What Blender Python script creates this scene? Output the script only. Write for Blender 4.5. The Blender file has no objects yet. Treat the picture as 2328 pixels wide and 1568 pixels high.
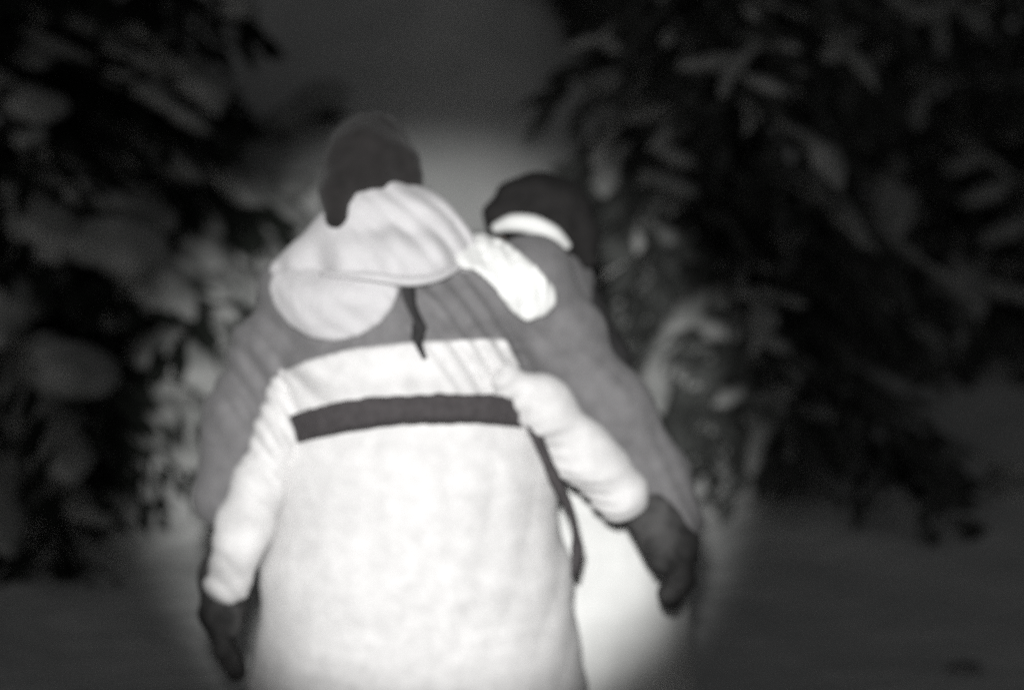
import bpy, bmesh, math, random
import numpy as np
from mathutils import Vector, Matrix

random.seed(7); rng = np.random.default_rng(7)
S = bpy.context.scene
C = S.collection

# ------------------------------------------------------------------ camera, sky, lamps, exposure
PITCH = math.radians(10.0); FPX = 2327 * 85 / 36.0     # picture coordinates below run over 2327 x 1568
CAM = np.array([0.0, -4.85, 2.12])
cd = bpy.data.cameras.new('camera'); cam = bpy.data.objects.new('camera', cd); C.objects.link(cam)
cam.location = CAM; cam.rotation_euler = (math.pi/2 - PITCH, 0, 0)
cd.lens = 85; cd.sensor_width = 36; cd.clip_start = 0.05; cd.clip_end = 2000
cd.dof.use_dof = True; cd.dof.focus_distance = 3.6; cd.dof.aperture_fstop = 2.0
S.camera = cam
W = bpy.data.worlds.new('World'); S.world = W; W.use_nodes = True
nt = W.node_tree; bg = nt.nodes['Background']
sky = nt.nodes.new('ShaderNodeTexSky'); sky.sky_type = 'NISHITA'; sky.sun_disc = False
sky.sun_elevation = math.radians(8); sky.sun_rotation = math.radians(200)
hs = nt.nodes.new('ShaderNodeHueSaturation'); hs.inputs['Saturation'].default_value = 0.08
nt.links.new(sky.outputs[0], hs.inputs['Color']); nt.links.new(hs.outputs[0], bg.inputs['Color'])
bg.inputs['Strength'].default_value = 0.0148
sl = bpy.data.lights.new('moon', 'SUN'); so = bpy.data.objects.new('moon', sl); C.objects.link(so)
sl.energy = 0.02; sl.angle = math.radians(10); so.rotation_euler = (math.radians(25), 0, math.radians(-20))
# hand-held lamp beside the photographer: the soft pool of light the picture shows
SPOT_E = 1480; SPOT_PX = (985, 915); SPOT_ANG = 16.9; SPOT_BLEND = 0.50
sp = bpy.data.lights.new('hand_lamp', 'SPOT'); spo = bpy.data.objects.new('hand_lamp', sp); C.objects.link(spo)
sp.energy = SPOT_E; sp.spot_size = math.radians(SPOT_ANG); sp.spot_blend = SPOT_BLEND
sp.shadow_soft_size = 0.05; sp.color = (0.995, 1.0, 0.985)
S.view_settings.view_transform = 'Standard'; S.view_settings.look = 'None'
S.view_settings.exposure = 0; S.view_settings.gamma = 1
S.cycles.sample_clamp_indirect = 1.5; S.cycles.sample_clamp_direct = 4
S.cycles.use_denoising = False     # leave the sensor-like grain in

# ------------------------------------------------------------------ pixel <-> place helpers
FW = np.array([0, math.cos(PITCH), -math.sin(PITCH)]); UP = np.array([0, math.sin(PITCH), math.cos(PITCH)])
def ray(px, py):
    return FW + np.array([1., 0, 0])*((px-1163.5)/FPX) - UP*((py-784)/FPX)
def P(px, py, Y):
    d = ray(px, py); return CAM + d*((Y-CAM[1])/d[1])
tgt = Vector(P(SPOT_PX[0], SPOT_PX[1], 0.0))
spo.location = Vector(CAM) + Vector((-0.05, 0.10, 0.22))
spo.scale = (0.93, 1, 1)      # light cone squeezed sideways to make the pool oval
spo.rotation_euler = (tgt - spo.location).to_track_quat('-Z', 'Y').to_euler()

def sm(a, b, x):
    t = np.clip((x-a)/(b-a), 0, 1); return t*t*(3-2*t)
def height(x, y):
    """snow: flat in front, an added bank between the conifers that catches the lamp as a halo"""
    x = np.asarray(x, float); y = np.asarray(y, float)
    n = 0.5*np.sin(x*2.1+y*1.3)+0.3*np.sin(x*4.3-y*3.1+1)+0.2*np.sin(x*9.7+y*7.9+2)
    w = sm(-2.6, -1.3, x)*(1-sm(-0.3, 1.7, x))
    t = np.clip(y-2.9, 0, None); t2 = np.clip(y-7.5, 0, None)
    bank = w*0.62*(np.sqrt(t*t+0.09)-0.3) * (1-0.9*sm(6.5, 12, y))  # added rise, there to catch lamp light around the heads
    return bank + 0.055*(np.sqrt(t2*t2+1)-1) + 0.014*n*(1+2*sm(1, 4, y)) + 0.006*np.sin(x*21+3*np.sin(y*9))*np.sin(y*17+2*np.sin(x*13))
def G(px, py, lift=0.0):
    d = ray(px, py); t = 4.0
    while t < 40:
        p = CAM + d*t
        if p[2] <= height(p[0], p[1]) + lift: break
        t += 0.01
    return CAM + d*t

# ------------------------------------------------------------------ materials
def mat(name, col, rough=0.85, noise=0.12, scale=30, bump=0.3, bscale=120, wave=None, sheen=0.0, col2=None, detail=4):
    m = bpy.data.materials.new(name); m.use_nodes = True
    n = m.node_tree.nodes; l = m.node_tree.links; b = n['Principled BSDF']
    b.inputs['Roughness'].default_value = rough
    b.inputs['Specular IOR Level'].default_value = 0.25
    b.inputs['Sheen Weight'].default_value = sheen
    tc = n.new('ShaderNodeTexCoord'); no = n.new('ShaderNodeTexNoise')
    no.inputs['Scale'].default_value = scale; no.inputs['Detail'].default_value = detail
    l.new(tc.outputs['Object'], no.inputs['Vector'])
    r = n.new('ShaderNodeValToRGB'); l.new(no.outputs['Fac'], r.inputs['Fac'])
    c = np.array(col); c2 = np.array(col2) if col2 is not None else c*(1+noise)
    c1 = c if col2 is not None else c*(1-noise)
    r.color_ramp.elements[0].position = 0.3; r.color_ramp.elements[1].position = 0.7
    r.color_ramp.elements[0].color = (*np.clip(c1, 0, 1), 1); r.color_ramp.elements[1].color = (*np.clip(c2, 0, 1), 1)
    l.new(r.outputs['Color'], b.inputs['Base Color'])
    bu = n.new('ShaderNodeBump'); bu.inputs['Strength'].default_value = bump; bu.inputs['Distance'].default_value = 0.01
    if wave:
        w = n.new('ShaderNodeTexWave'); w.inputs['Scale'].default_value = wave; w.inputs['Distortion'].default_value = 2
        l.new(tc.outputs['Object'], w.inputs['Vector']); l.new(w.outputs['Fac'], bu.inputs['Height'])
    else:
        n2 = n.new('ShaderNodeTexNoise'); n2.inputs['Scale'].default_value = bscale; n2.inputs['Detail'].default_value = 5
        l.new(tc.outputs['Object'], n2.inputs['Vector']); l.new(n2.outputs['Fac'], bu.inputs['Height'])
    l.new(bu.outputs['Normal'], b.inputs['Normal'])
    return m
M = {
 'snow':   mat('pale_ground', (0.74, 0.75, 0.74), 0.9, 0.0, 3.5, 0.5, 28, col2=(0.90, 0.90, 0.89), detail=6),
 'needle': mat('dark_needles', (0.010, 0.012, 0.010), 0.8, 0.0, 6, 0.2, 60, col2=(0.025, 0.03, 0.025)),
 'needle_hazy': mat('hazy_needles', (0.03, 0.032, 0.03), 0.9, 0.0, 5, 0.3, 60, col2=(0.14, 0.145, 0.14)),  # lighter needles: haze over the right-hand trees is put into their colour
 'frost':  mat('bough_snow', (0.30, 0.31, 0.30), 0.9, 0.0, 9, 0.6, 40, col2=(0.62, 0.62, 0.61)),
 'bark':   mat('bark', (0.03, 0.027, 0.024), 0.95, 0.4, 20, 0.8, 40),
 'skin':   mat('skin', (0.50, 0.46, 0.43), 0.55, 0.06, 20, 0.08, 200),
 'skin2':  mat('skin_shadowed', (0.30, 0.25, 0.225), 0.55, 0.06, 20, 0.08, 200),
 'hair':   mat('dark_brown_hair', (0.035, 0.028, 0.026), 0.55, 0.4, 40, 0.6, 90, wave=30),
 'black':  mat('black_hair', (0.012, 0.011, 0.011), 0.5, 0.4, 40, 0.6, 90, wave=30),
 'knit':   mat('white_knit', (0.48, 0.47, 0.48), 0.95, 0.06, 18, 0.35, 160, sheen=0.2),
 'cotton': mat('white_cotton', (0.70, 0.70, 0.69), 0.9, 0.06, 10, 0.15, 200),
 'wool':   mat('white_wool', (0.60, 0.59, 0.59), 0.95, 0.09, 26, 0.3, 220, sheen=0.2),
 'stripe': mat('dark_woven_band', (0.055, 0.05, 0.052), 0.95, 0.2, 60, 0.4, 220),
 'cap':    mat('dark_cap_wool', (0.016, 0.0145, 0.0145), 0.95, 0.3, 30, 0.5, 150, sheen=0.1),
 'cap2':   mat('black_cap_wool', (0.016, 0.015, 0.015), 0.95, 0.3, 30, 0.5, 150),
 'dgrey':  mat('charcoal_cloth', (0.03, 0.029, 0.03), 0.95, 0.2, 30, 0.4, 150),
 'grey':   mat('grey_wool_cloth', (0.15, 0.146, 0.15), 0.95, 0.15, 30, 0.4, 180, sheen=0.1),
 'grey2':  mat('grey_trouser_cloth', (0.12, 0.117, 0.12), 0.95, 0.15, 30, 0.4, 180, sheen=0.1),
 'boot':   mat('black_leather', (0.012, 0.011, 0.011), 0.5, 0.4, 25, 0.3, 90),
 'glove':  mat('worn_dark_glove', (0.012, 0.012, 0.012), 0.75, 0.0, 22, 0.4, 90, col2=(0.075, 0.073, 0.073)),
 'lip':    mat('lip', (0.25, 0.15, 0.14), 0.5, 0.05, 20, 0.05, 60),
 'eye':    mat('dark_eye', (0.02, 0.018, 0.018), 0.2, 0.05, 20, 0.0, 60),
 'stone':  mat('dark_stone', (0.28, 0.28, 0.28), 0.9, 0.3, 15, 0.5, 40),
}

# ------------------------------------------------------------------ object helpers
def link(name, me, m, parent=None, smooth=True):
    o = bpy.data.objects.new(name, me); C.objects.link(o)
    if m is not None: me.materials.append(M[m])
    if smooth: me.polygons.foreach_set('use_smooth', [True]*len(me.polygons))
    if parent is not None: o.parent = parent
    return o
def empty(name, loc):
    o = bpy.data.objects.new(name, None); C.objects.link(o); o.location = loc
    o.empty_display_size = 0.1; return o
def tag(o, label=None, cat=None, group=None, kind=None):
    if label: o['label'] = label
    if cat: o['category'] = cat
    if group: o['group'] = group
    if kind: o['kind'] = kind
    return o
def pymesh(name, v, f):
    me = bpy.data.meshes.new(name)
    if isinstance(f, np.ndarray):
        n = len(f); k = f.shape[1]; v = np.asarray(v, np.float32)
        me.vertices.add(len(v)); me.vertices.foreach_set('co', v.ravel())
        me.loops.add(n*k); me.loops.foreach_set('vertex_index', f.astype(np.int32).ravel())
        me.polygons.add(n); me.polygons.foreach_set('loop_start', np.arange(0, n*k, k, dtype=np.int32))
        me.update(calc_edges=True); me.validate()
    else:
        me.from_pydata([tuple(map(float, a)) for a in v], [], [tuple(map(int, a)) for a in f]); me.update()
    return me

# ---- signed-distance modelling with a surface-nets mesher
class SDF:
    def __init__(self, lo, hi, h):
        self.lo = np.array(lo, float); self.h = h
        self.n = np.ceil((np.array(hi)-self.lo)/h).astype(int)+1
        self.f = np.full(self.n, 0.25, np.float32)
    def box(self, lo, hi, pad):
        a = np.clip(np.floor((np.array(lo)-pad-self.lo)/self.h).astype(int), 0, self.n-1)
        b = np.clip(np.ceil((np.array(hi)+pad-self.lo)/self.h).astype(int)+1, 1, self.n)
        s = tuple(slice(i, max(j, i+1)) for i, j in zip(a, b))
        g = np.meshgrid(*[self.lo[k]+self.h*np.arange(s[k].start, s[k].stop) for k in range(3)], indexing='ij')
        return s, np.stack(g, -1)
    def mix(self, s, d, k):
        f = self.f[s]
        if k <= 0: self.f[s] = np.minimum(f, d); return
        q = np.clip(0.5+0.5*(f-d)/k, 0, 1); self.f[s] = f*(1-q)+d*q-k*q*(1-q)
    def cap(self, a, b, ra, rb, k=0.03, flat=None):
        a = np.array(a, float); b = np.array(b, float); r = max(ra, rb)
        s, p = self.box(np.minimum(a, b)-r, np.maximum(a, b)+r, k+0.03)
        ab = b-a; t = np.clip(((p-a)@ab)/(ab@ab+1e-9), 0, 1)
        self.mix(s, np.linalg.norm(p-a-t[..., None]*ab, axis=-1)-(ra+(rb-ra)*t), k)
    def chain(self, pts, rad, k=0.03):
        for i in range(len(pts)-1): self.cap(pts[i], pts[i+1], rad[i], rad[i+1], k)
    def ell(self, c, r, R=None, k=0.03, sub=False):
        c = np.array(c, float); r = np.array(r, float); m = r.max()
        s, p = self.box(c-m, c+m, k+0.03)
        q = p-c
        if R is not None: q = q@np.array(R)
        k0 = np.linalg.norm(q/r, axis=-1); k1 = np.linalg.norm(q/(r*r), axis=-1)+1e-9
        d = k0*(k0-1)/k1
        if sub:
            f = self.f[s]
            if k > 0:
                w = np.clip(0.5-0.5*(f+d)/k, 0, 1); self.f[s] = f*(1-w)+(-d)*w+k*w*(1-w)
            else: self.f[s] = np.maximum(f, -d)
        else: self.mix(s, d, k)
    def band(self, w):
        I = np.argwhere(self.f < w); I = I[self.f[tuple(I.T)] > -.08]; return I, self.lo+self.h*I
    def cut(self, pt, nrm):                    # keep the side the normal points away from
        nrm = np.array(nrm, float); nrm /= np.linalg.norm(nrm)
        I = np.argwhere(self.f < .06); p = self.lo+self.h*I; t = tuple(I.T)
        self.f[t] = np.maximum(self.f[t], (p-np.array(pt))@nrm)
    def ripple(self, amp, freq, d=(0.4, 0.3, 1), seed=0, fine=.35):
        I, p = self.band(.03); d = np.array(d, float); d /= np.linalg.norm(d); t = tuple(I.T); q = p@d
        w = np.sin(p[:, 0]*freq*0.45+seed)+np.sin(p[:, 2]*freq*0.4+seed*2.1+1)
        r = np.sin(q*freq+1.6*w+seed)*0.7+0.5*np.sin(q*freq*0.47+2*w+seed*1.7)
        e = np.array([d[2], d[1], -d[0]]); q2 = p@e
        env = .5+.5*np.sin(p[:, 0]*11+p[:, 2]*9+seed*3)
        r2 = -np.abs(np.sin(q*freq*1.9+1.1*w+q2*freq*.8+seed*.6))+.6
        self.f[t] += amp*(r+fine*2*env*r2)
    def region(self, poly):
        """keep what lies inside a garment panel's outline on the side towards the viewer"""
        I = np.argwhere(self.f < .03); p = self.lo+self.h*I; t = tuple(I.T); q = p-CAM; dep = q@FW
        px = 1163.5+q[:, 0]/dep*FPX; py = 784-(q@UP)/dep*FPX
        poly = np.array(poly, float); n = len(poly); best = np.full(len(px), 1e9); ins = np.zeros(len(px), bool)
        for k in range(n):
            a = poly[k]; b = poly[(k+1) % n]; ab = b-a; ap = np.stack([px-a[0], py-a[1]], 1)
            u = np.clip((ap@ab)/(ab@ab), 0, 1); best = np.minimum(best, np.linalg.norm(ap-u[:, None]*ab, axis=1))
            c = (a[1] > py) != (b[1] > py)
            with np.errstate(divide='ignore', invalid='ignore'): x = (b[0]-a[0])*(py-a[1])/(b[1]-a[1])+a[0]
            ins ^= c & (px < x)
        dd = np.where(ins, -best, best)*dep/FPX
        self.f[t] = np.maximum(self.f[t], dd)
    def mesh(self, name):
        f = self.f; f[0] = f[-1] = 0.2; f[:, 0] = f[:, -1] = 0.2; f[:, :, 0] = f[:, :, -1] = 0.2
        ins = f < 0; nx, ny, nz = f.shape
        acc = np.zeros((nx-1, ny-1, nz-1, 3)); cnt = np.zeros((nx-1, ny-1, nz-1))
        for ax in range(3):
            sA = [slice(None)]*3; sB = [slice(None)]*3; sA[ax] = slice(0, -1); sB[ax] = slice(1, None)
            fa = f[tuple(sA)]; fb = f[tuple(sB)]
            cr = (fa < 0) != (fb < 0); I = np.argwhere(cr)
            t = (fa[cr]/(fa[cr]-fb[cr]))
            pos = I.astype(float); pos[:, ax] += t
            o1, o2 = [k for k in range(3) if k != ax]
            for d1 in (0, 1):
                for d2 in (0, 1):
                    J = I.copy(); J[:, o1] -= d1; J[:, o2] -= d2
                    ok = (J >= 0).all(1) & (J[:, 0] < nx-1) & (J[:, 1] < ny-1) & (J[:, 2] < nz-1)
                    np.add.at(acc, tuple(J[ok].T), pos[ok]); np.add.at(cnt, tuple(J[ok].T), 1)
        act = cnt > 0; idx = -np.ones(act.shape, int); idx[act] = np.arange(act.sum())
        V = acc[act]/cnt[act][:, None]*self.h+self.lo
        F = []
        for ax in range(3):
            sA = [slice(1, -1)]*3; sA[ax] = slice(0, -1); sB = [slice(1, -1)]*3; sB[ax] = slice(1, None)
            a = ins[tuple(sA)]; b = ins[tuple(sB)]; I = np.argwhere(a != b)
            fl = a[a != b]
            off = [1, 1, 1]; off[ax] = 0; I = I+np.array(off)
            o1, o2 = [(1, 2), (2, 0), (0, 1)][ax]
            q = []
            for d1, d2 in ((1, 1), (0, 1), (0, 0), (1, 0)):
                J = I.copy(); J[:, o1] -= d1; J[:, o2] -= d2; q.append(idx[tuple(J.T)])
            q = np.stack(q, 1); q[~fl] = q[~fl][:, ::-1]; F.append(q)
        F = np.concatenate(F); F = F[(F >= 0).all(1)]
        return pymesh(name, V, F)
def lohi(pts, pad):
    a = np.array(pts); return a.min(0)-pad, a.max(0)+pad

# ================================================================== SETTING
def build_ground():
    def axis(lo, hi, fine_lo, fine_hi, step):
        a = list(np.arange(fine_lo, fine_hi, step)); s = step; v = fine_hi
        while v < hi: a.append(v); s *= 1.35; v += s
        a.append(hi); s = step; v = fine_lo-step
        pre = []
        while v > lo: pre.append(v); s *= 1.35; v -= s
        return np.array([lo]+pre[::-1]+a)
    X = axis(-150, 150, -2.2, 2.2, 0.028); Y = axis(-150, 300, -1.2, 4.6, 0.028)
    gx, gy = np.meshgrid(X, Y, indexing='ij'); z = height(gx, gy)
    v = np.stack([gx, gy, z], -1).reshape(-1, 3); ny = len(Y)
    i = np.arange(len(X)-1)[:, None]*ny+np.arange(ny-1)[None]; i = i.ravel()
    return pymesh('ground', v, np.stack([i, i+ny, i+ny+1, i+1], 1))
tag(link('ground', build_ground(), 'snow'), 'pale uneven ground rising into an added bank behind that catches the lamp', kind='structure')

# ------------------------------------------------------------------ geometry helpers for wood, needles and snow loads
def tube(v, f, pts, rad, n=6, flat=1.0, jit=0.0):
    base = len(v)
    for i, (p, r) in enumerate(zip(pts, rad)):
        p = np.array(p, float); d = np.array(pts[min(i+1, len(pts)-1)], float)-np.array(pts[max(i-1, 0)], float); d = d/(np.linalg.norm(d)+1e-9)
        a = np.cross(d, [0.03, 0.05, 1.0]); a /= np.linalg.norm(a)+1e-9; b = np.cross(a, d)
        for k in range(n):
            t = 2*math.pi*k/n; rr = r*(1+jit*random.uniform(-1, 1)); v.append(tuple(p+rr*(a*math.cos(t)+b*math.sin(t)*flat)))
    for i in range(len(pts)-1):
        for k in range(n):
            k2 = (k+1) % n; f.append((base+i*n+k, base+i*n+k2, base+(i+1)*n+k2, base+(i+1)*n+k))
    f.append(tuple(base+k for k in range(n))[::-1]); f.append(tuple(base+(len(pts)-1)*n+k for k in range(n)))
def spray(v, f, p, d, L, w):
    """one flat needle spray along d"""
    d = np.array(d, float); d /= np.linalg.norm(d); a = np.cross(d, rng.normal(size=3)); a /= np.linalg.norm(a); b = len(v)
    for q in (p, p+d*L*.45+a*w, p+d*L, p+d*L*.45-a*w): v.append(tuple(q))
    f.append((b, b+1, b+2, b+3))

def conifer(label, group, px, Y, hgt, spread, nb, seed, yaw_bias=None, first=0.04, load=1.0, size=1.0, nm='needle'):
    r = random.Random(seed)
    x0 = P(px, 784, Y)[0]; base = np.array([x0, Y, float(height(x0, Y))-0.02])
    root = empty('conifer', base)
    v = []; f = []; zs = np.linspace(0, hgt, 9)
    tube(v, f, [(0.02*math.sin(z*2), 0.02*math.cos(z*3), z) for z in zs], [0.11*(1-z/hgt)+0.008 for z in zs], 10)
    link('trunk', pymesh('trunk', v, f), 'bark', root)
    for i in range(nb):
        t = i/nb; z = hgt*(first+(0.95-first)*t**1.45)
        ang = i*2.399+r.uniform(-.35, .35) if yaw_bias is None or i % 3 == 0 else r.gauss(yaw_bias, .75)
        L = spread*(1-t**1.2*.85)*r.uniform(.75, 1.12); droop = r.uniform(.45, .85)*L*.8
        d = np.array([math.cos(ang), math.sin(ang), 0])
        ts = np.linspace(0, 1, 8)
        sp_ = [np.array([0, 0, z])+d*L*q+np.array([0, 0, .10*L*math.sin(math.pi*q*.6)-droop*q**1.5]) for q in ts]
        sp_ = [np.array([p[0], p[1], max(p[2], .05+float(height(base[0]+p[0], base[1]+p[1]))-base[2])]) for p in sp_]
        side = np.array([-d[1], d[0], 0])
        v = []; f = []
        tube(v, f, sp_, [.022*(1-.8*q) for q in ts], 5)
        nt_ = int(95*L)                                                        # drooping needle sprays on both sides and below
        for _ in range(nt_):
            q = r.uniform(.08, 1); k = min(int(q*7), 6); p = sp_[k]+(sp_[k+1]-sp_[k])*(q*7-k)
            sd = r.choice((-1, 1)); wd = L*.26*(math.sin(math.pi*min(q*.9+.1, 1))+.25)
            o = side*sd*wd*r.random()
            dd = side*sd*r.uniform(.2, 1)+d*r.uniform(.2, .8)+np.array([0, 0, -r.uniform(.2, 1.1)])
            spray(v, f, p+o+np.array([0, 0, -abs(o@side)*.5-r.uniform(0, .05)]), dd, r.uniform(.10, .20), r.uniform(.018, .034))
        bo = link('bough', pymesh('bough', v, f), nm, root, False)
        if r.random() < load*min(1, .45+z*.55):                                                   # snow lying on the bough, lumpy and broken
            marks = [r.uniform(.08, .2), r.uniform(.38, .5), r.uniform(.64, .78), r.uniform(.92, 1.0)]; ph = r.uniform(0, 6)
            for q0, q1 in zip(marks, marks[1:]):
                if r.random() < .15: continue
                q1 += .05; q1 = min(q1, 1); v = []; f = []; pts = []; rad = []; off = r.uniform(-.07, .07)*L
                for q in np.linspace(q0, q1, 8):
                    k = min(int(q*7), 6); p = sp_[k]+(sp_[k+1]-sp_[k])*(q*7-k)
                    e = max(0, math.sin(math.pi*(q-q0)/(q1-q0)))
                    pts.append(p+side*(off+.05*math.sin(q*9+ph)*L)+np.array([0, 0, .03])); rad.append(max(.008, size*L*(.105+.04*math.sin(q*17+ph))*(e**.55)))
                tube(v, f, pts, rad, 10, .45, .28)
                link('snow_load', pymesh('snow_load', v, f), 'frost', bo)
            for _ in range(4):                             # side clods
                if r.random() < .7:
                    q = r.uniform(.3, .9); k = min(int(q*7), 6); p = sp_[k]; sd = r.choice((-1, 1)); v = []; f = []
                    e = p+side*sd*L*r.uniform(.12, .26)+d*L*.08+np.array([0, 0, -.06*L])
                    m = [p+(e-p)*a for a in (.0, .08, .22, .42, .62, .80, .93, 1)]
                    tube(v, f, [a+np.array([0, 0, .01]) for a in m], [a*L*(.6+.4*size)+.004 for a in (0, .03, .052, .066, .068, .056, .034, 0)], 9, .5, .3)
                    link('snow_load', pymesh('snow_load', v, f), 'frost', bo)
    tag(root, label, 'tree', group)
TG = 'snow-laden conifers behind the two people'
conifer('snow-laden dark conifer cut by the left frame edge', TG, -80, 3.8, 4.2, 1.5, 66, 11, yaw_bias=-.35, load=1.7, size=1.0)
conifer('snow-laden dark conifer directly left of the person in the belted coat', TG, 125, 4.4, 4.6, 1.30, 62, 12, yaw_bias=-.55, load=1.7, size=1.0)
conifer('broad snow-laden conifer directly right of the black-capped person', TG, 1650, 4.3, 4.6, 1.2, 84, 13, yaw_bias=-1.9, size=.5, nm='needle_hazy')
conifer('snow-laden conifer between the broad one and the right-hand edge, standing farther back', TG, 2040, 7.9, 5.6, 1.9, 80, 14, yaw_bias=-1.4, size=.5, nm='needle_hazy')
conifer('snow-laden conifer cut by the right frame edge', TG, 2440, 7.6, 5.2, 1.6, 60, 15, yaw_bias=-2.4, size=.55, nm='needle_hazy')
conifer('distant snow-laden conifer at the top, right of the open gap', TG, 1370, 7.2, 5.2, 1.35, 66, 16, yaw_bias=-1.6, size=.5, nm='needle_hazy')

# fallen bough on the open snow, and a half-buried stone
def fallen_bough():
    a = G(1995, 1035); b = G(2135, 1160); v = []; f = []
    pts = [a+(b-a)*t+np.array([0, 0, .05+.02*math.sin(3*t)]) for t in np.linspace(0, 1, 7)]
    root = empty('fallen_bough', (a+b)/2); o = (a+b)/2; d = (b-a)/np.linalg.norm(b-a); sd = np.cross(d, [0, 0, 1])
    tube(v, f, [p-o for p in pts], [.014-.0015*i for i in range(7)], 6); link('stem', pymesh('stem', v, f), 'bark', root)
    v = []; f = []
    for _ in range(170):
        t = random.random(); p = a+(b-a)*t+np.array([0, 0, .05])-o; q = random.choice((-1, 1))
        spray(v, f, p+sd*q*random.random()*.05, sd*q*random.uniform(.3, 1)+d*.7+np.array([0, 0, random.uniform(-.3, .5)]), random.uniform(.05, .11), .014)
    tag(link('needles', pymesh('needles', v, f), 'needle', root, False), kind='stuff')
    tag(root, 'dark fallen bough lying slantwise on the open snow at the right', 'branch')
fallen_bough()
c = G(2185, 1525); sd_ = SDF(c-[.09, .07, .04], c+[.09, .07, .07], .006)
sd_.ell(c+[0, 0, .004], (.05, .036, .018)); sd_.ell(c+[.02, .01, .008], (.03, .03, .016)); sd_.ripple(.003, 70)
tag(link('stone', sd_.mesh('stone'), 'stone'), 'small flat stone in the snow near the lower right corner', 'stone')

# ================================================================== PEOPLE
def rotm(yaw, pitch, roll):
    return np.array((Matrix.Rotation(yaw, 3, 'Z') @ Matrix.Rotation(roll, 3, 'Y') @ Matrix.Rotation(pitch, 3, 'X')))
def head(s, c, R, k=0.02):
    """face looks along local -Y"""
    L = lambda x, y, z: c + R @ np.array([x, y, z])
    s.ell(L(0, .012, .03), (.076, .094, .088), R, .01)
    s.ell(L(0, -.03, -.04), (.058, .062, .075), R, .03)
    s.ell(L(0, -.065, -.098), (.026, .022, .02), R, .03)
    s.ell(L(0, -.088, -.012), (.012, .014, .026), R, .012); s.ell(L(0, -.103, -.03), (.014, .013, .012), R, .012)
    for q in (-1, 1):
        s.ell(L(q*.033, -.092, .012), (.018, .016, .012), R, .012, True)
        s.ell(L(q*.045, -.066, -.03), (.024, .02, .022), R, .02)
        s.ell(L(q*.078, .01, -.01), (.010, .02, .032), R, .01)
    s.ell(L(0, -.086, -.068), (.024, .010, .008), R, .012)
    return L
def face_bits(root, L, R):
    for q in (-1, 1):
        for nm, pos, r, m in (('eye', (q*.033, -.078, .011), (.013, .011, .008), 'eye'), ('eyebrow', (q*.034, -.092, .032), (.02, .006, .005), 'hair')):
            s = SDF(L(*pos)-.03, L(*pos)+.03, .003); s.ell(L(*pos), r, R, 0)
            link(nm, s.mesh(nm), m, root)
    s = SDF(L(0, -.09, -.068)-.035, L(0, -.09, -.068)+.035, .003); s.ell(L(0, -.09, -.068), (.022, .008, .006), R, 0)
    link('lips', s.mesh('lips'), 'lip', root)
def hand(s, wrist, palm_end, side, curl, thumb_dir, k=.006):
    """palm from wrist, four bent fingers and a thumb leaving the side"""
    w = np.array(wrist); e = np.array(palm_end); d = (e-w)/np.linalg.norm(e-w)
    sd = np.array(side, float); sd -= d*(sd@d); sd /= np.linalg.norm(sd); cu = np.array(curl, float); cu /= np.linalg.norm(cu)
    for t in (-1, -.33, .33, 1): s.cap(w+sd*t*.016, e+sd*t*.030, .016, .013, .01)
    for t, ln in ((-1, .062), (-.33, .075), (.33, .080), (1, .070)):
        a = e+sd*t*.030; m = a+(d*.85+cu*.3)*ln*.5; n = m+(d*.35+cu*.95)*ln*.5
        s.chain([a, m, n], [.010, .009, .0075], k)
    td = np.array(thumb_dir, float); td /= np.linalg.norm(td)
    a = w+d*.025+sd*.026; m = a+(td*.8+d*.5)*.035; s.chain([a, m, m+(d*.9+td*.1+cu*.3)*.03], [.014, .011, .009], k)

def boots(body, ank):
    ank = np.array(ank, float); toe = np.array([ank[0], ank[1]+.17, .045]); heel = np.array([ank[0], ank[1]-.03, .05]); sh = ank+np.array([0, 0, .12])
    s = SDF(*lohi([heel, toe, sh], .09), .008)
    s.chain([sh, ank, heel], [.06, .055, .047], .03); s.chain([heel, (heel+toe)/2+[0, 0, .01], toe], [.047, .052, .043], .03)
    s.cut((0, 0, .014), (0, 0, -1)); s.cut(sh, (0, 0, 1))
    o = link('boot', s.mesh('boot'), 'boot', body)
    s = SDF(*lohi([heel*[1, 1, 0], toe*[1, 1, 0]], .09), .006); s.chain([heel*[1, 1, 0]+[0, 0, .008], toe*[1, 1, 0]+[0, 0, .008]], [.054, .052], .01)
    s.cut((0, 0, .018), (0, 0, 1)); s.cut((0, 0, -.004), (0, 0, -1)); link('sole', s.mesh('sole'), 'boot', o)
def torso(s, rows, k=.03, n=5):
    """stack of ellipses: (centre, half width, half depth) interpolated into flattened ellipsoids"""
    for (c0, w0, d0), (c1, w1, d1) in zip(rows, rows[1:]):
        L = np.linalg.norm(np.array(c1)-np.array(c0))
        for i in range(n+1):
            t = i/n; c = c0+(c1-c0)*t; s.ell(c, (w0+(w1-w0)*t, d0+(d1-d0)*t, max(L/n*1.6, .05)), None, k)
def rods(body, name, pts, rad, m, n=10, flat=1.0):
    v = []; f = []; tube(v, f, pts, rad, n, flat); return link(name, pymesh(name, v, f), m, body)
def densify(pts, rad, n=6):
    o = []; q = []
    for i in range(len(pts)-1):
        a = pts[max(i-1, 0)]; b = pts[i]; c = pts[i+1]; d = pts[min(i+2, len(pts)-1)]
        for j in range(n):
            t = j/n; o.append(.5*((2*b)+(-a+c)*t+(2*a-5*b+4*c-d)*t*t+(-a+3*b-3*c+d)*t**3)); q.append(rad[i]+(rad[i+1]-rad[i])*t)
    return o+[pts[-1]], q+[rad[-1]]

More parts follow.
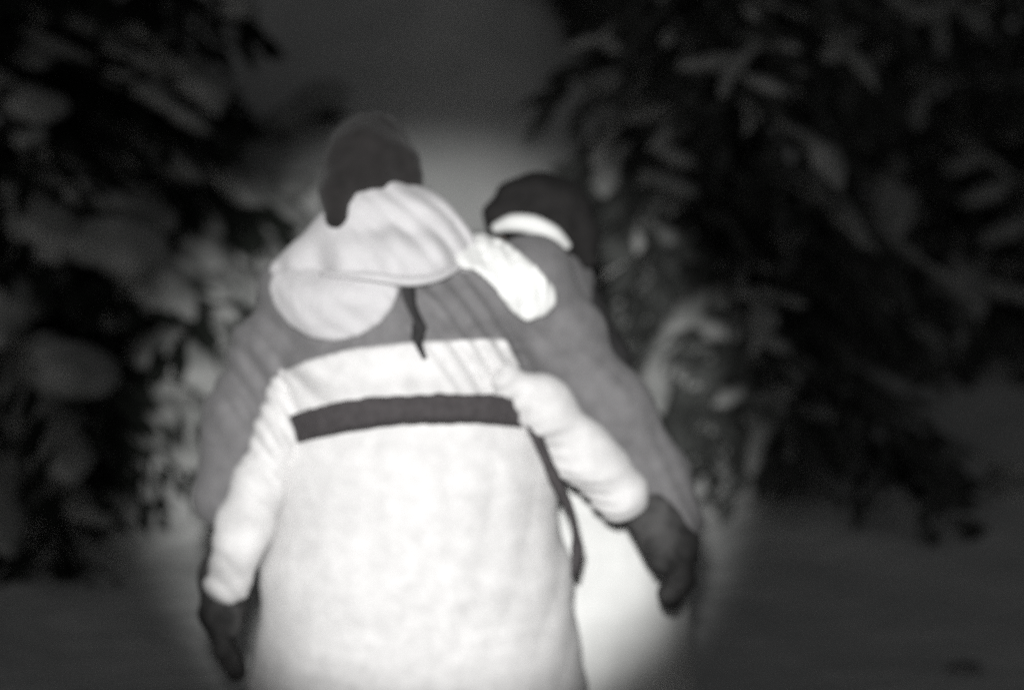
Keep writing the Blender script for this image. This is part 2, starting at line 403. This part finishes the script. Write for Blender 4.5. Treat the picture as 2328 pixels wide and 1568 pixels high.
# ---------------- the person in the belted coat, seen from behind
def person_belted():
    H = P(842, 400, .06); R = rotm(math.radians(175), math.radians(-12), math.radians(4))
    neck = P(868, 545, .06); chest = P(905, 680, .03); waist = P(930, 930, .02); pelv = P(945, 1080, .02)
    shA = P(690, 690, .05); shB = P(1205, 645, .06)
    elA = P(553, 960, .05); wrA = P(508, 1330, -.02); paA = P(505, 1435, -.04)
    elB = P(1388, 930, .06); wrB = P(1498, 1190, .02); paB = P(1538, 1275, .00)
    hA = P(840, 1150, .03); hB = P(1060, 1150, .03)
    knA = np.array([hA[0]-.02, .03, .50]); knB = np.array([hB[0]+.02, .03, .50]); anA = np.array([hA[0]-.03, .02, .10]); anB = np.array([hB[0]+.03, .02, .10])
    lo, hi = lohi([H+[0, 0, .14], shA, shB, elA, paA, elB, paB, anA-[0, 0, .1], pelv], .2)
    s = SDF(lo, hi, .009)
    torso(s, [(pelv, .17, .12), (waist, .15, .105), (chest, .175, .115), (chest*.4+neck*.6, .13, .09)])
    s.cap(shA, shB, .055, .055, .06); s.cap(neck, H-[0, 0, .04], .055, .055, .03); s.cap(chest, neck, .11, .06, .05)
    s.chain([shA, elA, wrA], [.055, .043, .03]); s.chain([shB, elB, wrB], [.055, .043, .03])
    hand(s, wrA, paA, (0, -1, 0), (.5, .2, -.6), (.6, -.8, -.2)); hand(s, wrB, paB, (0, -1, 0), (-.5, .2, -.6), (-.6, -.8, -.2))
    for a, b, c in ((hA, knA, anA), (hB, knB, anB)): s.chain([a, b, c], [.09, .062, .042], .04)
    L = head(s, H, R)
    body = link('person', s.mesh('person'), 'skin')
    tag(body, 'person seen from behind in white and grey belted coat, pale scarf and dark cap', 'person')
    face_bits(body, L, R)
    # cap with a lighter crown seam and an ear flap hanging at the left
    s = SDF(H-.26, H+.22, .006)
    s.ell(L(0, .012, .025), (.086, .106, .098), R, .01); s.ell(P(841, 385, .06), (.090, .105, .108), None, .01); s.ell(P(838, 345, .06), (.080, .095, .080), None, .02)
    s.chain([P(772, 370, .0), P(766, 440, -.05), P(766, 495, -.075), P(775, 545, -.085)], [.034, .029, .018, .006], .03)
    s.chain([P(915, 370, .02), P(928, 410, .02), P(945, 440, .02)], [.034, .024, .012], .03)
    s.cut(P(870, 470, -.05), (0, .2, -1)) if False else None
    s.ripple(.003, 75, (.25, .1, 1), 2, .7)
    cap = link('cap', s.mesh('cap'), 'cap', body)
    s = SDF(P(800, 420, -.05)-.09, P(800, 420, -.05)+.09, .005); s.ell(P(804, 418, -.040), (.024, .022, .034), rotm(0, 0, -.5), 0)
    link('cap_patch', s.mesh('cap_patch'), 'grey2', cap)
    # coat
    hipL_ = P(945, 1060, .02); mid = P(905, 800, .02)
    s = SDF(lo, hi, .009)
    torso(s, [(P(925, 960, .02), .225, .165), (mid, .225, .165), (chest, .235, .16), (P(880, 610, .05), .17, .13)])
    s.cap(shA, shB, .08, .085, .07)
    s.chain([shA, P(607, 820, .06), elA, P(500, 1130, .02)], [.078, .072, .076, .066], .05)
    s.chain([shB, P(1278, 780, .07), elB, P(1488, 1085, .06), P(1528, 1190, .03)], [.086, .082, .078, .066, .058], .05)
    s.ripple(.006, 30, (.5, .3, .8), 1, 1.1)
    fcoat = s.f.copy()
    def panel(off, poly, name, m, ymax, label=None, rip=None):
        q = SDF(lo, hi, .009); q.f = fcoat-off; 
        if rip: q.ripple(*rip)
        q.region(poly); q.cut((0, ymax, 0), (0, 1, 0)); o = link(name, q.mesh(name), m, coat)
        if label: o['label'] = label
        return o
    coat = link('coat', s.mesh('coat'), 'grey', body)
    # white lower back, belt, skirt
    panel(.010, [(640,846),(700,818),(800,792),(950,776),(1090,770),(1150,770),(1180,830),(1200,905),(1215,990),(1100,985),(700,1030),(655,1020),(640,940)], 'back_panel', 'wool', .02, rip=(.003, 40, (.3, .2, 1), 3))
    s = SDF(lo, hi, .008)
    torso(s, [(P(932, 1010, .015), .257, .191), (P(930, 930, .01), .257, .193), (P(925, 870, .01), .255, .191)])
    s.cut(P(930, 897, -.18), (-.075, .50, 1)); s.cut(P(930, 962, -.18), (.075, -.50, -1)); s.ripple(.002, 34, (1, .3, .4), 2, .6)
    belt = link('belt', s.mesh('belt'), 'stripe', coat)
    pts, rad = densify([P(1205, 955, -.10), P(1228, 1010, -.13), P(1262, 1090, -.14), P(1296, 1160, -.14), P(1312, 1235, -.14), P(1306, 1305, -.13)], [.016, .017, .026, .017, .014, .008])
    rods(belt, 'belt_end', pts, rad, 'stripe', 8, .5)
    s = SDF(lo, hi, .009)
    torso(s, [(P(932, 930, .015), .240, .172), (P(940, 1080, .01), .268, .198), (P(945, 1300, .0), .305, .225), (P(950, 1560, .0), .335, .25), (P(950, 1800, .0), .34, .26)], .04, 6)
    s.cut(P(930, 940, -.18), (-.075, .50, 1)); s.cut(P(950, 1790, 0), (0, 0, -1))
    s.ripple(.005, 17, (1, .25, .06), 2, .3)
    link('skirt', s.mesh('skirt'), 'wool', coat)
    # white sleeve panels, cuffs
    s = SDF(lo, hi, .008)
    s.chain([P(650, 870, -.03), P(626, 985, -.07), P(590, 1105, -.09), P(549, 1215, -.08), P(519, 1320, -.06)], [.030, .042, .050, .053, .047], .04); s.ripple(.005, 52, (.4, .2, 1), 5, 1.5)
    tag(link('sleeve_panel', s.mesh('sleeve_panel'), 'wool', coat), 'white inner sleeve panel on the left arm')
    s = SDF(lo, hi, .008)
    s.chain([P(1165, 868, -.10), P(1240, 930, -.08), P(1330, 1030, -.06), P(1415, 1125, -.05)], [.036, .052, .060, .056], .04); s.ripple(.006, 52, (.6, .2, -.8), 6, 1.8)
    tag(link('sleeve_panel', s.mesh('sleeve_panel'), 'wool', coat), 'white inner sleeve panel on the right arm')
    # shoulder panels
    panel(.022, [(610,650),(622,618),(680,604),(760,600),(900,610),(908,655),(893,700),(860,738),(815,764),(760,777),(705,768),(655,737),(622,695)], 'shoulder_panel', 'knit', .06, 'pale rounded shoulder panel at the left', (.005, 46, (.3, 0, 1), 4))
    panel(.034, [(1035,548),(1090,528),(1150,548),(1215,600),(1262,655),(1266,690),(1240,718),(1195,732),(1160,705),(1120,650),(1080,615),(1035,606)], 'shoulder_panel', 'cotton', .06, 'bright white shoulder panel at the right', (.006, 55, (.7, 0, .5), 2, .9))
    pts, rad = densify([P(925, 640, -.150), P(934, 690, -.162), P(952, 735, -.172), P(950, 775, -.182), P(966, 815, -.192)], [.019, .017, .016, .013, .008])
    rods(coat, 'dark_strip', pts, rad, 'dgrey', 8, .4)  # flat dark strip tapering down the coat back
    # scarf: wraps sloping from the nape to both shoulders
    s = SDF(lo, hi, .007)
    s.ell(P(872, 515, .03), (.090, .115, .080), None, .03)
    s.chain([P(900, 480, .0), P(965, 530, -.03), P(1020, 568, -.03), P(1050, 590, -.02)], [.066, .056, .040, .026], .05)
    s.chain([P(850, 490, .0), P(790, 545, -.03), P(715, 588, -.02), P(640, 612, .0)], [.075, .062, .042, .028], .05)
    s.chain([P(700, 600, -.04), P(800, 590, -.09), P(900, 595, -.11), P(975, 590, -.10), P(1035, 590, -.05)], [.03, .040, .048, .038, .022], .04)
    s.ripple(.007, 44, (.55, .1, 1), 7, .6)
    scarf = link('scarf', s.mesh('scarf'), 'knit', body)
    pts, rad = densify([P(730, 622, -.12), P(830, 628, -.165), P(930, 640, -.170), P(1000, 628, -.14), P(1050, 600, -.09)], [.006, .013, .015, .012, .006]); rods(scarf, 'scarf_edge', pts, rad, 'knit', 8, .7)
    # gloves
    for w, p, sd, cu, th, q in ((wrA, paA, (0, -1, 0), (.5, .2, -.6), (.6, -.8, -.2), 1), (wrB, paB, (0, -1, 0), (-.5, .2, -.6), (-.6, -.8, -.2), -1)):
        s = SDF(*lohi([w, p], .16), .006); hand(s, w, p, sd, cu, th); s.f -= (.014 if q > 0 else .020)
        d = (p-w)/np.linalg.norm(p-w); s.chain([w-d*.03, w+d*.05], [.052, .05] if q > 0 else [.066, .064], .02); s.ripple(.003, 60)
        link('glove', s.mesh('glove'), 'glove', body)
    s = SDF(lo, hi, .010)
    for a, b, c in ((hA, knA, anA), (hB, knB, anB)): s.chain([a, b, c+[0, 0, .06]], [.115, .09, .07], .04)
    s.ripple(.005, 40, (.3, .3, 1), 4); link('trousers', s.mesh('trousers'), 'dgrey', body)
    boots(body, anA); boots(body, anB)

# ---------------- the person close behind, lower, black cap
def person_behind():
    H = P(1222, 520, .48); R = rotm(math.radians(200), math.radians(-14), math.radians(-4))
    neck = P(1222, 585, .48); chest = P(1203, 720, .48); waist = P(1245, 950, .48); pelv = P(1275, 1090, .48)
    shA = P(1105, 650, .50); shB = P(1278, 640, .50); elB = P(1372, 810, .46); wrB = P(1395, 1040, .44); paB = P(1392, 1120, .44)
    elA = P(1060, 900, .50); wrA = P(1070, 1090, .46); paA = P(1080, 1165, .46)
    hA = P(1190, 1150, .48); hB = P(1360, 1150, .48)
    knA = np.array([hA[0], .48, .46]); knB = np.array([hB[0], .48, .46]); anA = np.array([hA[0], .47, .10]); anB = np.array([hB[0], .47, .10])
    lo, hi = lohi([H+[0, 0, .14], shA, shB, elA, paA, elB, paB, anA-[0, 0, .1], anB, pelv], .2)
    s = SDF(lo, hi, .009)
    torso(s, [(pelv, .15, .11), (waist, .11, .10), (chest, .105, .10), (chest*.4+neck*.6, .085, .08)])
    s.cap(shA, shB, .04, .04, .04); s.cap(neck, H-[0, 0, .04], .05, .05, .03); s.cap(chest, neck, .09, .055, .05)
    s.chain([shA, elA, wrA], [.04, .038, .028]); s.chain([shB, elB, wrB], [.04, .038, .028])
    hand(s, wrA, paA, (0, -1, 0), (.5, .2, -.6), (.6, -.8, -.2)); hand(s, wrB, paB, (0, -1, 0), (-.5, .2, -.6), (-.6, -.8, -.2))
    for a, b, c in ((hA, knA, anA), (hB, knB, anB)): s.chain([a, b, c], [.085, .06, .04], .04)
    L = head(s, H, R)
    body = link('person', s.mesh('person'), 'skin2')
    tag(body, 'black-capped person with white collar, mostly hidden behind the belted coat', 'person')
    face_bits(body, L, R)
    s = SDF(H-.3, H+.24, .007)
    s.ell(L(0, .012, .025), (.086, .106, .098), R, .01); s.ell(P(1226, 500, .48), (.098, .115, .095), None, .01); s.ell(P(1230, 462, .48), (.086, .10, .066), None, .02)
    s.chain([P(1165, 460, .44), P(1130, 490, .42), P(1118, 520, .41)], [.045, .026, .014], .03)
    s.chain([P(1285, 470, .46), P(1320, 530, .45), P(1335, 590, .44)], [.055, .036, .020], .03)
    s.ripple(.0025, 70, (.25, .1, 1), 3); link('cap', s.mesh('cap'), 'cap2', body)
    s = SDF(lo, hi, .009)
    torso(s, [(P(1215, 950, .48), .13, .13), (P(1205, 720, .48), .13, .13), (neck, .105, .10)]); s.cap(shA, shB, .06, .056, .05)
    s.ripple(.006, 34, (.5, .3, .8), 2)
    coat = link('coat', s.mesh('coat'), 'grey', body)
    for n_, c in (('sleeve', [shB+[.022, 0, -.02], elB, wrB]), ('sleeve', [shA, elA, wrA])):
        s = SDF(lo, hi, .009); s.chain(c, [.060, .054, .048], .03); s.ripple(.005, 40, (.3, .2, 1), 3); link(n_, s.mesh(n_), 'dgrey', coat)
    s = SDF(lo, hi, .009)
    torso(s, [(waist, .165, .135), (P(1290, 1130, .48), .19, .16), (P(1335, 1350, .48), .225, .19), (P(1375, 1640, .48), .27, .22)], .04)
    s.ripple(.009, 20, (1, .25, .06), 3); link('skirt', s.mesh('skirt'), 'cotton', coat)
    pts, rad = densify([P(1122, 520, .36), P(1165, 507, .34), P(1212, 512, .335), P(1258, 532, .34), P(1292, 562, .36)], [.010, .020, .022, .018, .008])
    rods(coat, 'collar', pts, rad, 'cotton', 10, 1)
    for w, p, q in ((wrA, paA, 1), (wrB, paB, -1)):
        s = SDF(*lohi([w, p], .16), .007); hand(s, w, p, (0, -1, 0), (.5*q, .2, -.6), (.6*q, -.8, -.2)); s.f -= .009; link('glove', s.mesh('glove'), 'glove', body)
    s = SDF(lo, hi, .010)
    for a, b, c in ((hA, knA, anA), (hB, knB, anB)): s.chain([a, b, c+[0, 0, .06]], [.105, .085, .068], .04)
    link('trousers', s.mesh('trousers'), 'dgrey', body)
    boots(body, anA); boots(body, anB)
person_belted(); person_behind()
